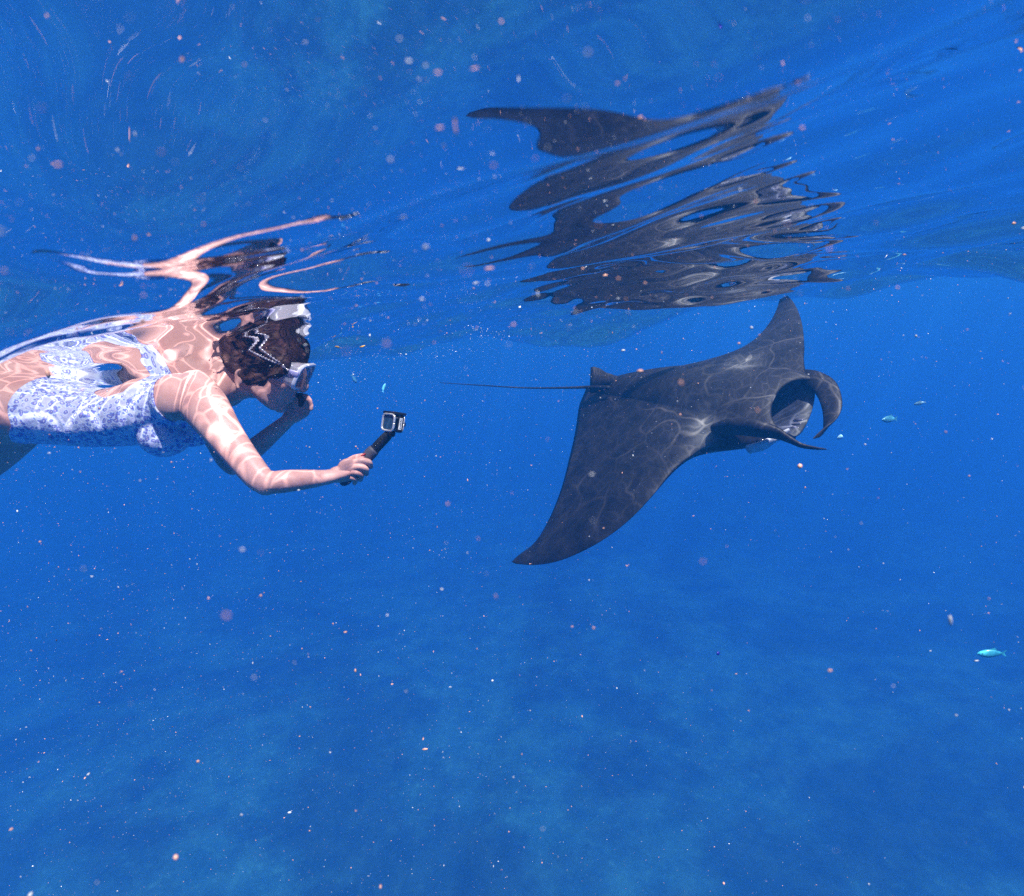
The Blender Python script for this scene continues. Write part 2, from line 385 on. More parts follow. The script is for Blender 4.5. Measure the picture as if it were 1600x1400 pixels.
    # fin on the tail root, and the whip tail
    d0 = len(ext.v)
    df = []
    for (bx, by), (ax_, ay_), tk in (((922, 609), (923, 574), .004), ((930, 606), (928, 573), .010), ((942, 602), (936, 575), .014), ((956, 597), (947, 582), .012), ((974, 592), (966, 588), .006)):
        a = np.array(at(bx, by + 6, 3.97)); b = np.array(at(ax_, ay_, 3.97)); nrm = np.array(Lm); df.append([a + nrm * tk, (a + b) / 2 + nrm * tk * .8, b + nrm * .001, b - nrm * .001, (a + b) / 2 - nrm * tk * .8, a - nrm * tk])
    ext.add(*loft_rings(df))
    tube(ext, [(at(950, 606, 3.88), .016, .016), (at(920, 605, 3.98), .011, .011), (at(880, 606, 4.03), .007, .007), (at(820, 606, 4.1), .005, .005), (at(750, 602, 4.2), .0035, .0035), (at(688, 598, 4.3), .002, .002)], (0, 0, 1), n=10)
    nb = len(v); V = np.vstack([v, np.array(ext.v)]); Fc = list(f) + [tuple(i + nb for i in q) for q in ext.f]
    tagc = np.concatenate([cols, np.zeros(len(ext.v), int)]); tagc[nb + fold0:nb + fold1] = 3
    root = bpy.data.objects.new('manta_ray', None); COL.objects.link(root); root.location = M
    tag(root, 'black manta ray with open mouth, curled head fins, one wing down and one up', 'manta ray')
    Vl = V - np.array(M)
    o = mesh_obj('body', Vl, Fc, None, root)
    me = o.data
    x = Vl @ np.array(Fm); y = Vl @ np.array(Lm); z = Vl @ np.array(Um)
    C = np.tile([.0125, .0115, .0125], (len(V), 1))
    def blend(mask, c): 
        m_ = np.clip(mask, 0, 1)[:, None]; return C * (1 - m_) + np.array(c) * m_
    nse = .03 * np.sin(23 * x + 11 * y) + .02 * np.sin(51 * y - 31 * x)
    C = blend((tagc == 1) * np.clip((.32 - np.abs(y) + nse * 2) / .06, 0, 1) * np.clip((x + 1.15) / .1, 0, 1) * np.clip((-.02 - z) / .03, 0, 1) * np.clip((-.14 - x) / .06, .12, 1), (.30, .34, .36))
    C = blend((tagc == 2) * 1.0, (.032, .036, .055))
    C = blend((tagc == 0) * np.clip((x + .085 - 3.0 * y * y + nse * .3) / .012, 0, 1) * (np.abs(y) < .15) * (np.arange(len(V)) < nb) * .7, (.45, .47, .50))
    C = blend((tagc == 2) * np.clip((.01 - z) / .05, 0, 1) * np.clip((x - .01) / .03, 0, 1) * .4, (.09, .10, .15))
    C = blend((tagc == 3) * 1.0, (.38, .40, .46))
    # paler shoulder blaze behind the mouth
    C = blend((tagc == 0) * (np.arange(len(V)) < nb) * np.clip(np.exp(-((x + .36) / .11) ** 2 - ((np.abs(y) - .26) / .10) ** 2) * (.22 + 4 * nse), 0, 1), (.25, .25, .24))
    set_colour(me, C)
    me.materials.append(attr_material('manta_skin', (11, .6), .55, (60, .3, .004), .22))
    # lip folds and filter plates in the mouth
    g = MB()
    for k in range(5):
        yy = -.125 + .03 * k
        b = loc(.02, yy, -.092); c_ = loc(-.035, yy * .9, -.125)
        tube(g, [(b, .010, .012), ((b + c_) / 2 + Um * .012, .012, .016), (c_, .008, .012)], Lm, n=8)
    pl = principled('mouth_skin', (.07, .07, .105), .35, bump=(80, .3, .003))
    go = g.build('gill_plates', pl, root); go.location = (0, 0, 0)
    go.data.transform(Matrix.Translation(-M))
    e = MB()
    for sgn in (-1, 1):
        ee = MB(); ellipsoid(ee, loc(-.07, sgn * .262, -.0) - M, Fm * .026, Um * .024, Lm * .016)
        tag(ee.build('eye', principled('manta_eye', (.01, .01, .012), .1), root))
    return root
manta = build_manta()

# ------------------------------------------------------------------ snorkeller
SKIN = None
def build_person():
    D = 1.65
    lat = Vector((CR.y, 0, 0)) * 0 + Vector((0, -1, 0))      # her right side, towards the camera
    root = bpy.data.objects.new('person', None); COL.objects.link(root)
    o0 = at(170, 650, D); root.location = o0
    tag(root, 'woman snorkelling at the surface in patterned blue swimsuit and clear mask, one arm held out', 'person')
    mb = MB()
    def T(pts, hint=lat, n=20, **k): tube(mb, pts, hint, n=n, **k)
    up = CU; fw = CR
    # trunk: hip to neck (ra sideways, rb front to back)
    T([(at(-70, 636, 1.66), .150, .090), (at(-20, 634, 1.66), .168, .100), (at(45, 634, 1.655), .166, .099), (at(105, 645, 1.65), .142, .080), (at(160, 652, 1.65), .126, .074),
       (at(215, 645, 1.65), .134, .083), (at(262, 634, 1.65), .146, .090), (at(300, 624, 1.65), .150, .080), (at(330, 612, 1.65), .115, .062), (at(352, 603, 1.65), .062, .052), (at(380, 594, 1.65), .052, .050), (at(410, 590, 1.65), .050, .048)], n=32, sup=2.25)
    for s in (-1, 1):
        ellipsoid(mb, at(-5, 620, D) + lat * s * .082, fw * .11, up * .085, lat * .088)                  # seat
        ellipsoid(mb, at(282, 668, D) + lat * s * .074, fw * .066, up * .062, lat * .062)               # bust
        ellipsoid(mb, at(262, 603, D) + lat * s * .085, fw * .075, up * .030, lat * .055)               # shoulder blade
        ellipsoid(mb, at(318, 612, D) + lat * s * .145, fw * .060, up * .060, lat * .050)               # shoulder
    # legs
    T([(at(10, 640, 1.60), .088, .094), (at(-80, 648, 1.585), .085, .088), (at(-190, 660, 1.59), .068, .070), (at(-290, 668, 1.6), .053, .054), (at(-330, 672, 1.61), .050, .055), (at(-400, 680, 1.62), .054, .055), (at(-500, 690, 1.64), .036, .038), (at(-545, 695, 1.65), .030, .034), (at(-570, 704, 1.66), .038, .036), (at(-640, 712, 1.66), .042, .016)])
    T([(at(30, 648, 1.745), .084, .088), (at(-25, 705, 1.77), .080, .078), (at(-110, 770, 1.78), .066, .066), (at(-190, 830, 1.79), .052, .053), (at(-225, 850, 1.80), .050, .053), (at(-310, 860, 1.83), .052, .053), (at(-420, 850, 1.86), .036, .037), (at(-470, 848, 1.87), .030, .034), (at(-500, 850, 1.88), .036, .034), (at(-570, 850, 1.89), .042, .016)])
    # near arm: shoulder, elbow, wrist
    T([(at(300, 612, 1.52), .046, .060), (at(322, 638, 1.485), .048, .056), (at(348, 675, 1.455), .040, .045), (at(376, 712, 1.425), .034, .037), (at(402, 744, 1.40), .030, .032), (at(416, 757, 1.395), .026, .027)], sup=2.1)
    T([(at(404, 746, 1.395), .026, .026), (at(418, 754, 1.395), .027, .026), (at(446, 752, 1.40), .029, .0265), (at(478, 749, 1.425), .026, .0235), (at(508, 746, 1.45), .0225, .0185), (at(529, 741, 1.47), .0215, .0165), (at(540, 738, 1.48), .022, .016)])
    ellipsoid(mb, at(411, 759, 1.388), Vector((.014, 0, 0)), Vector((0, .014, 0)), Vector((0, 0, .014)))
    # far arm
    T([(at(306, 620, 1.79), .046, .056), (at(324, 648, 1.80), .045, .050), (at(342, 685, 1.79), .038, .042), (at(356, 715, 1.775), .033, .036), (at(364, 727, 1.77), .029, .030)])
    T([(at(360, 722, 1.77), .026, .026), (at(376, 716, 1.765), .030, .029), (at(402, 697, 1.745), .029, .029), (at(428, 675, 1.725), .024, .024), (at(447, 659, 1.71), .021, .020), (at(456, 650, 1.70), .021, .018)])
    # head
    th = math.radians(24)
    hf = fw * math.cos(th) - up * math.sin(th); hu = up * math.cos(th) + fw * math.sin(th)
    H = at(425, 566, D)
    def hp(f_, l_, u_): return H + hf * f_ + lat * l_ + hu * u_
    ellipsoid(mb, hp(-.012, 0, .028), hf * .094, lat * .075, hu * .090)
    ellipsoid(mb, hp(.030, 0, -.030), hf * .062, lat * .062, hu * .080)
    ellipsoid(mb, hp(.040, 0, -.078), hf * .040, lat * .046, hu * .032)
    ellipsoid(mb, hp(.070, 0, -.100), hf * .020, lat * .022, hu * .018)           # chin
    ellipsoid(mb, hp(-.022, 0, -.050), hf * .055, lat * .062, hu * .062)
    for s in (-1, 1):
        T([(hp(-.010, s * .058, -.045), .010, .018), (hp(.020, s * .050, -.078), .012, .018), (hp(.060, s * .024, -.100), .012, .016)], n=12)   # jaw line
        ellipsoid(mb, hp(.060, s * .036, -.030), hf * .026, lat * .022, hu * .024)  # cheek
        ellipsoid(mb, hp(.078, s * .030, .022), hf * .014, lat * .026, hu * .010)  # brow
    T([(hp(.086, 0, .015), .010, .010), (hp(.100, 0, -.010), .011, .012), (hp(.108, 0, -.030), .015, .012), (hp(.092, 0, -.036), .014, .008)], n=12)  # nose
    T([(hp(.080, -.024, -.064), .004, .006), (hp(.094, 0, -.060), .006, .008), (hp(.080, .024, -.064), .004, .006)], n=10, hint=hf)     # lips
    T([(hp(.078, -.022, -.074), .004, .006), (hp(.091, 0, -.073), .006, .008), (hp(.078, .022, -.074), .004, .006)], n=10, hint=hf)
    body = fuse(mb, .005, 7)
    V = [mesh_np(body)]; Fs = mesh_faces(body); 
    def hand(build, voxel=.0016):
        hb = MB(); build(hb); m = fuse(hb, voxel, 3)
        off = sum(len(q) for q in V); V.append(mesh_np(m)); Fs.extend([tuple(i + off for i in q) for q in mesh_faces(m)]); bpy.data.meshes.remove(m)
    # ears
    def ears(b):
        for s in (-1, 1):
            c = hp(-.040, s * .066, -.060)
            tube(b, [(c + hu * -.024 + hf * .007, .005, .004), (c + hu * -.010 - hf * .004, .004, .004), (c + hu * .010 - hf * .011 + lat * s * .004, .0042, .0042), (c + hu * .022 - hf * .004 + lat * s * .003, .0042, .0042), (c + hu * .018 + hf * .008, .004, .004), (c + hu * .006 + hf * .010 - lat * s * .002, .003, .003)], lat, n=8)
            ellipsoid(b, c + hu * .000 - lat * s * .002, hf * .012, lat * .006, hu * .022)
    hand(ears)
    # near hand closed round the stick
    g0, g1 = at(538, 752, 1.502), at(606, 680, 1.50); gd = (g1 - g0).normalized()
    def near_hand(b):
        tube(b, [(at(524, 742, 1.468), .021, .0165), (at(533, 740, 1.474), .024, .015), (at(543, 735, 1.478), .032, .014), (at(552, 731, 1.482), .030, .012)], (gd * 1.0), n=18)
        K = [((550, 724, 1.477), (563, 720, 1.476), (576, 722, 1.484), (579, 729, 1.503), .0082),
             ((549, 731, 1.476), (561, 729, 1.474), (571, 733, 1.482), (572, 740, 1.503), .0085),
             ((545, 738, 1.478), (556, 738, 1.476), (564, 742, 1.484), (563, 749, 1.503), .0080),
             ((539, 744, 1.482), (549, 746, 1.480), (556, 749, 1.487), (554, 755, 1.503), .0070)]
        for a, p1, p2, p3, r in K:
            tube(b, [(at(*a), r * 1.1, r * 1.1), (at(*p1), r, r), (at(*p2), r * .92, r * .92), (at(*p3), r * .82, r * .82)], (0, 0, 1), n=12)
        tube(b, [(at(534, 736, 1.485), .012, .012), (at(543, 725, 1.492), .0115, .011), (at(553, 717, 1.492), .0095, .0095), (at(566, 713, 1.488), .008, .007)], (0, 0, 1), n=12)
    hand(near_hand)
    # far hand raised to the mouth, thumb and finger pinched on a small black piece
    def far_hand(b):
        tube(b, [(at(452, 653, 1.70), .021, .018), (at(460, 646, 1.695), .026, .015), (at(467, 638, 1.69), .032, .014), (at(471, 632, 1.685), .030, .012)], hf, n=18)
        K = [((460, 634, 1.68), (459, 625, 1.672), (464, 618, 1.668), (471, 617, 1.668), .0080),
             ((467, 632, 1.68), (469, 623, 1.668), (476, 619, 1.664), (481, 622, 1.666), .0082),
             ((474, 633, 1.682), (478, 625, 1.670), (483, 625, 1.666), (485, 631, 1.670), .0078),
             ((478, 638, 1.686), (483, 631, 1.676), (486, 633, 1.672), (486, 639, 1.674), .0068)]
        for a, p1, p2, p3, r in K:
            tube(b, [(at(*a), r * 1.1, r * 1.1), (at(*p1), r, r), (at(*p2), r * .92, r * .92), (at(*p3), r * .85, r * .85)], (0, 1, 0), n=12)
        tube(b, [(at(456, 644, 1.692), .012, .012), (at(452, 633, 1.684), .0105, .0105), (at(456, 623, 1.674), .009, .009), (at(463, 620, 1.668), .0078, .0075)], (0, 1, 0), n=12)
    hand(far_hand)
    allv = np.vstack(V) - np.array(o0)
    bo = mesh_obj('body', allv, Fs, None, root)
    m = skin_material(); bo.data.materials.append(m)

    # ---------- swimsuit: the skin of the trunk inside a side outline, lifted off by 3 mm
    bv = mesh_np(body); bf = []
    for q in mesh_faces(body):
        bf.append((q[0], q[1], q[2])); 
        if len(q) == 4: bf.append((q[0], q[2], q[3]))
    bf = np.array(bf)
    pts = [(66, 560), (78, 588), (108, 601), (142, 616), (176, 621), (208, 611), (234, 592), (246, 560), (262, 560), (270, 600), (277, 632), (292, 655), (316, 662), (350, 664), (350, 730), (60, 730), (12, 720), (16, 690), (42, 660), (40, 628), (46, 590), (52, 560)]
    poly = np.array([[p.x, p.z] for p in (at(a, b_, 1.56) for a, b_ in pts)])
    P2 = bv[:, [0, 2]]
    def sdf(p):
        d = np.full(len(p), 1e9); ins = np.zeros(len(p), bool)
        for i in range(len(poly)):
            a, b_ = poly[i], poly[(i + 1) % len(poly)]
            e = b_ - a; w_ = p - a; t_ = np.clip((w_ @ e) / (e @ e), 0, 1); d = np.minimum(d, np.linalg.norm(w_ - t_[:, None] * e, axis=1))
            c1 = (a[1] <= p[:, 1]) & (b_[1] > p[:, 1]) & ((e[0] * w_[:, 1] - e[1] * w_[:, 0]) > 0)
            c2 = (a[1] > p[:, 1]) & (b_[1] <= p[:, 1]) & ((e[0] * w_[:, 1] - e[1] * w_[:, 0]) < 0)
            ins ^= c1 | c2
        return np.where(ins, d, -d)
    fld = sdf(P2)
    def seg_d(p, a, b_):
        a, b_ = np.array(a), np.array(b_); e = b_ - a; t_ = np.clip(((p - a) @ e) / (e @ e), 0, 1); return np.linalg.norm(p - a - t_[:, None] * e, axis=1)
    for a, b_, r in ((at(330, 650, 1.478), at(402, 744, 1.40), .062), (at(326, 650, 1.80), at(360, 722, 1.77), .056), (at(364, 727, 1.77), at(450, 655, 1.70), .05),
                     (at(-20, 700, 1.775), at(-110, 770, 1.78), .098)):
        fld = np.minimum(fld, seg_d(bv, a, b_) - r)
    me_n = np.empty(len(bv) * 3); body.vertices.foreach_get('normal', me_n); nrm = me_n.reshape(-1, 3)
    lift = bv + nrm * .0035
    cache = {}; ov = []; of = []
    def vid(i):
        k = ('v', i)
        if k not in cache: cache[k] = len(ov); ov.append(lift[i])
        return cache[k]
    def cut(i, j):
        k = ('e', min(i, j), max(i, j))
        if k not in cache:
            i, j = k[1], k[2]; t_ = fld[i] / (fld[i] - fld[j]); cache[k] = len(ov); ov.append(lift[i] * (1 - t_) + lift[j] * t_)
        return cache[k]
    inside = fld > 0; cnt = inside[bf].sum(1)
    for tri in bf[cnt > 0]:
        n_in = [i for i in tri if fld[i] > 0]
        if len(n_in) == 3: of.append(tuple(vid(i) for i in tri)); continue
        out = []
        for a in range(3):
            i, j = tri[a], tri[(a + 1) % 3]
            if fld[i] > 0: out.append(vid(i))
            if (fld[i] > 0) != (fld[j] > 0): out.append(cut(i, j))
        if len(out) >= 3: of.append(tuple(out))
    so = mesh_obj('swimsuit', np.array(ov) - np.array(o0), of, swim_material(), root)
    sm = so.modifiers.new('s', 'SOLIDIFY'); sm.thickness = .003; sm.offset = -1
    bpy.data.meshes.remove(body)

    # ---------- hair
    hb = MB()
    ellipsoid(hb, hp(-.022, 0, .034), hf * .108, lat * .089, hu * .098, 32, 20)
    ellipsoid(hb, hp(-.060, 0, -.020), hf * .058, lat * .076, hu * .052, 24, 14)
    ellipsoid(hb, hp(-.104, .0, .030), hf * .040, lat * .045, hu * .046, 20, 12)
    for s in (-1, 1): ellipsoid(hb, hp(.030, s * .060, .012), hf * .040, lat * .020, hu * .040, 18, 10)
    for s in (-1, 1):
        ellipsoid(hb, hp(-.020, s * .050, -.036), hf * .056, lat * .026, hu * .036, 18, 10)
        ellipsoid(hb, hp(-.062, s * .046, -.030), hf * .045, lat * .030, hu * .030, 18, 10)
    rr = random.Random(3)
    for k in range(26):                                       # loose wet locks along the lower edge and nape
        s = rr.choice((-1, 1)); a0 = rr.uniform(-.11, .055)
        p = hp(a0, s * rr.uniform(.066, .080), rr.uniform(-.02, .02)); dirv = (-hf * rr.uniform(.3, 1) - hu * rr.uniform(.35, .9)).normalized()
        l = rr.uniform(.02, .045); r = rr.uniform(.004, .008)
        tube(hb, [(p, r, r), (p + dirv * l * .5 + lat * s * .006, r * .8, r * .6), (p + dirv * l, r * .3, r * .2)], lat, n=8)
    for k in range(9):                                        # tuft lifted by the water above the brow
        p = hp(.050 + rr.uniform(-.02, .012), rr.uniform(.0, .05), .095 + rr.uniform(-.01, .01)); e = p + hf * rr.uniform(.015, .045) + hu * rr.uniform(-.01, .03)
        tube(hb, [(p, .006, .006), ((p + e) / 2 + hu * .006, .005, .004), (e, .002, .002)], lat, n=8)
    hm = fuse(hb, .004, 5)
    hv = mesh_np(hm); nn = np.empty(len(hv) * 3); hm.vertices.foreach_get('normal', nn); nn = nn.reshape(-1, 3)
    rel = hv - np.array(H); cf_, cl_, cu_ = rel @ np.array(hf), rel @ np.array(lat), rel @ np.array(hu)
    ang = np.arctan2(cl_, cu_ - .02); ph = ang * 34 + 6 * np.sin(cf_ * 25) + 3 * np.sin(cf_ * 60 + ang * 5)
    hv = hv + nn * (.0012 * np.sin(ph) + .0008 * np.sin(ph * 2.7 + cf_ * 90))[:, None]
    ho = mesh_obj('hair', hv - np.array(o0), mesh_faces(hm), None, root); bpy.data.meshes.remove(hm)
    ho.data.materials.append(principled('wet_hair', (.050, .020, .017), .6, bump=(220, .6, .004), vary=(70, .6), Specular_IOR_Level=.25))

    sb_ = MB(); r2 = random.Random(8)
    for k in range(60):
        s_ = r2.choice((-1, 1)); a0 = r2.uniform(-.13, .07); p = hp(a0, s_ * r2.uniform(.05, .085), r2.uniform(-.045, .10))
        d_ = (-hf * r2.uniform(.2, 1) + hu * r2.uniform(-.6, .7) + lat * s_ * r2.uniform(0, .5)).normalized(); l = r2.uniform(.02, .055); w_ = hu.cross(d_) * r2.uniform(-.012, .012) + hu * r2.uniform(-.01, .012)
        tube(sb_, [(p, .0011, .0011), (p + d_ * l * .5 + w_, .0009, .0009), (p + d_ * l, .0005, .0005)], lat, n=5)
    tag(mesh_obj('loose_strands', np.array(sb_.v) - np.array(o0), sb_.f, ho.data.materials[0], ho), kind='stuff')

    # ---------- diving mask
    def rr_ring(fd, w_, h_, cu0, n=28, e=4.0, bow=0.0):
        out = []
        for q in range(n):
            a = 2 * math.pi * q / n; c, s = math.cos(a), math.sin(a)
            x_ = w_ * math.copysign(abs(c) ** (2 / e), c); y_ = h_ * math.copysign(abs(s) ** (2 / e), s)
            out.append(np.array(hp(fd - bow * (x_ / w_) ** 2, x_, cu0 + y_)))
        return out
    silicone, t = new_mat('clear_silicone')
    d1 = N(t, 'ShaderNodeBsdfPrincipled', i_Roughness=.25); d1.inputs['Base Color'].default_value = (.72, .72, .82, 1)
    tl_ = N(t, 'ShaderNodeBsdfTranslucent'); tl_.inputs[0].default_value = (.75, .75, .85, 1)
    tp = N(t, 'ShaderNodeBsdfTransparent'); tp.inputs[0].default_value = (.92, .92, .97, 1)
    m1 = N(t, 'ShaderNodeMixShader', i_0=.5); m2 = N(t, 'ShaderNodeMixShader', i_0=.45); o = N(t, 'ShaderNodeOutputMaterial')
    L(t, d1.outputs[0], m1.inputs[1]); L(t, tl_.outputs[0], m1.inputs[2]); L(t, m1.outputs[0], m2.inputs[1]); L(t, tp.outputs[0], m2.inputs[2]); L(t, m2.outputs[0], o.inputs[0])
    rings = [rr_ring(.060, .066, .038, .002, bow=.026), rr_ring(.070, .066, .037, .002, bow=.022), rr_ring(.082, .061, .034, .001, bow=.016), rr_ring(.091, .063, .034, .001, bow=.008), rr_ring(.097, .065, .036, .001, bow=.005)]
    v, f = loft_rings(rings, cap=False)
    def loc_obj(name, v, f, mat, parent, thick=0, smooth=True):
        o_ = mesh_obj(name, np.array([np.array(p) for p in v]) - np.array(o0), f, mat, parent, smooth)
        if thick: s_ = o_.modifiers.new('s', 'SOLIDIFY'); s_.thickness = thick; s_.offset = 0
        return o_
    skirt = loc_obj('mask_skirt', v, f, silicone, root, .0022)
    rings = [rr_ring(.095, .0665, .0375, .001, bow=.006), rr_ring(.102, .0660, .0370, .001, bow=.004), rr_ring(.103, .060, .031, .001, bow=.004), rr_ring(.096, .059, .030, .001, bow=.006)]
    v, f = loft_rings(rings + [rings[0]], cap=False)
    fr = principled('pale_plastic', (.70, .70, .80), .2); loc_obj('mask_frame', v, f, fr, skirt, 0)
    rings = [rr_ring(.0985, .059, .030, .001, bow=.004), rr_ring(.1010, .059, .030, .001, bow=.004)]
    v, f = loft_rings(rings)
    gm, t = new_mat('mask_glass'); g1_ = N(t, 'ShaderNodeBsdfTransparent'); g1_.inputs[0].default_value = (.9, .93, .96, 1); g2_ = N(t, 'ShaderNodeBsdfGlossy', i_Roughness=.02); mm = N(t, 'ShaderNodeMixShader', i_0=.12); o = N(t, 'ShaderNodeOutputMaterial')
    L(t, g1_.outputs[0], mm.inputs[1]); L(t, g2_.outputs[0], mm.inputs[2]); L(t, mm.outputs[0], o.inputs[0])
    loc_obj('mask_lens', v, f, gm, skirt)
    # straps: two thin braids over the hair, each side to the back of the head
    sb = principled('strap_rubber', (.30, .27, .33), .12, vary=(330, .95), Specular_IOR_Level=1.0)
    def on_hair(f_, u_, s):
        q = 1 - ((f_ + .022) / .108) ** 2 - ((u_ - .034) / .098) ** 2
        return hp(f_, s * (.089 * math.sqrt(max(q, .0)) + .0075), u_)
    for uu in (.052, .020):
        b = MB(); path = [hp(.082, .067, .010), hp(.066, .072, .012)]
        fs = np.linspace(.045, -.125, 16)
        for f_ in fs: path.append(on_hair(f_, .016 + (uu - .012) * min(1, (.06 - f_) / .13), 1))
        back = [hp(-.142, .0, .016 + (uu - .012))]
        other = [hp(.082, -.067, .010), hp(.066, -.072, .012)] + [on_hair(f_, .016 + (uu - .012) * min(1, (.06 - f_) / .13), -1) for f_ in fs]
        full = path + back + other[::-1]
        k = 220; arr = catmull([[*p] for p in full], k)
        tube(b, [(arr[i], .0026 * (1 + .45 * math.sin(i * 1.5)), .0030 * (1 + .45 * math.sin(i * 1.5 + 1))) for i in range(k)], hu, n=7, steps=k)
        loc_obj('mask_strap', b.v, b.f, sb, root)
    # mask buckle
    b = MB(); tube(b, [(hp(.094, .066, .010), .004, .008), (hp(.082, .068, .010), .004, .007), (hp(.074, .070, .011), .003, .005)], lat, n=12, sup=3)
    loc_obj('mask_buckle', b.v, b.f, principled('buckle_plastic', (.45, .42, .70), .3), root)
    # red painted thumb nail
    b = MB(); ellipsoid(b, at(567, 710.6, 1.4855), (at(571, 709, 1.4855) - at(567, 710.6, 1.4855)) * 1.1, CU * .0022, lat * .0055, 14, 8)
    loc_obj('thumb_nail', b.v, b.f, principled('nail_varnish', (.6, .03, .02), .2), root)
    return root, g0, g1, hp, hf, hu

def skin_material():
    m, t = new_mat('skin')
    p = N(t, 'ShaderNodeBsdfPrincipled', i_Roughness=.42); o = N(t, 'ShaderNodeOutputMaterial'); L(t, p.outputs[0], o.inputs[0])
    tc = N(t, 'ShaderNodeTexCoord'); n = N(t, 'ShaderNodeTexNoise', i_Scale=22.0, i_Detail=8.0, i_Roughness=.65); L(t, tc.outputs['Object'], n.inputs['Vector'])
    r = N(t, 'ShaderNodeValToRGB'); r.color_ramp.elements[0].position = .3; r.color_ramp.elements[1].position = .72
    r.color_ramp.elements[0].color = (.54, .25, .22, 1); r.color_ramp.elements[1].color = (.70, .41, .355, 1)
    L(t, n.outputs[0], r.inputs[0]); L(t, r.outputs[0], p.inputs[0])
    p.inputs['Specular IOR Level'].default_value = .3
    n2 = N(t, 'ShaderNodeTexNoise', i_Scale=260.0, i_Detail=3.0); L(t, tc.outputs['Object'], n2.inputs['Vector'])
    b = N(t, 'ShaderNodeBump', i_Strength=.15, i_Distance=.002); L(t, n2.outputs[0], b.inputs['Height']); L(t, b.outputs[0], p.inputs['Normal'])
    return m
def swim_material():
    m, t = new_mat('printed_swim_fabric')
    p = N(t, 'ShaderNodeBsdfPrincipled', i_Roughness=.5); o = N(t, 'ShaderNodeOutputMaterial'); L(t, p.outputs[0], o.inputs[0])
    tc = N(t, 'ShaderNodeTexCoord')
    wn = N(t, 'ShaderNodeTexNoise', i_Scale=30.0, i_Detail=2.0); L(t, tc.outputs['Object'], wn.inputs['Vector'])
    vm = N(t, 'ShaderNodeVectorMath', operation='MULTIPLY_ADD'); vm.inputs[1].default_value = (.03, .03, .03); L(t, wn.outputs['Color'], vm.inputs[0]); L(t, tc.outputs['Object'], vm.inputs[2])
    vo = N(t, 'ShaderNodeTexVoronoi', i_Scale=82.0, feature='F1'); L(t, vm.outputs[0], vo.inputs['Vector'])
    r = N(t, 'ShaderNodeValToRGB'); e = r.color_ramp.elements
    e[0].position = .0; e[0].color = (.62, .64, .84, 1); e[1].position = .34; e[1].color = (.18, .18, .55, 1)
    for pos, c in ((.16, (.55, .58, .80, 1)), (.24, (.22, .18, .46, 1)), (.44, (.20, .28, .66, 1)), (.52, (.66, .72, .84, 1)), (.75, (.52, .52, .76, 1))):
        q = e.new(pos); q.color = c
    L(t, vo.outputs['Distance'], r.inputs[0])
    n3 = N(t, 'ShaderNodeTexNoise', i_Scale=20.0, i_Detail=3.0); L(t, tc.outputs['Object'], n3.inputs['Vector'])
    r3 = N(t, 'ShaderNodeMapRange'); r3.inputs[1].default_value = .30; r3.inputs[2].default_value = .46; L(t, n3.outputs[0], r3.inputs[0])
    mx = N(t, 'ShaderNodeMix', data_type='RGBA'); mx.inputs[6].default_value = (.70, .71, .86, 1); L(t, r3.outputs[0], mx.inputs[0]); L(t, r.outputs[0], mx.inputs[7]); L(t, mx.outputs[2], p.inputs[0])
    n2 = N(t, 'ShaderNodeTexNoise', i_Scale=70.0, i_Detail=3.0); L(t, tc.outputs['Object'], n2.inputs['Vector'])
    b = N(t, 'ShaderNodeBump', i_Strength=.35, i_Distance=.006); L(t, n2.outputs[0], b.inputs['Height']); L(t, b.outputs[0], p.inputs['Normal'])
    return m
person, G0, G1, HP, HF, HU = build_person()

# ------------------------------------------------------------------ camera stick and action camera
def child(name, mb, mat, parent, origin, smooth=True):
    v = np.array(mb.v) - np.array(origin)
    return mesh_obj(name, v, mb.f, mat, parent, smooth)
def rbox(mb, c, ax, ay, az, r=.25):
    """box with chamfered edges; half axes ax ay az"""
    c = Vector(c); bm = bmesh.new(); bmesh.ops.create_cube(bm, size=2)
    X, Y, Z = Vector(ax), Vector(ay), Vector(az)
    for v in bm.verts: v.co = Vector((v.co.x * X.length, v.co.y * Y.length, v.co.z * Z.length))
    bmesh.ops.bevel(bm, geom=list(bm.edges), offset=min(X.length, Y.length, Z.length) * r, segments=3, affect='EDGES', profile=.5)
    xn, yn, zn = X.normalized(), Y.normalized(), Z.normalized()
    vs = [c + xn * v.co.x + yn * v.co.y + zn * v.co.z for v in bm.verts]; fs = [tuple(v.index for v in f.verts) for f in bm.faces]
    mb.add(vs, fs); bm.free()
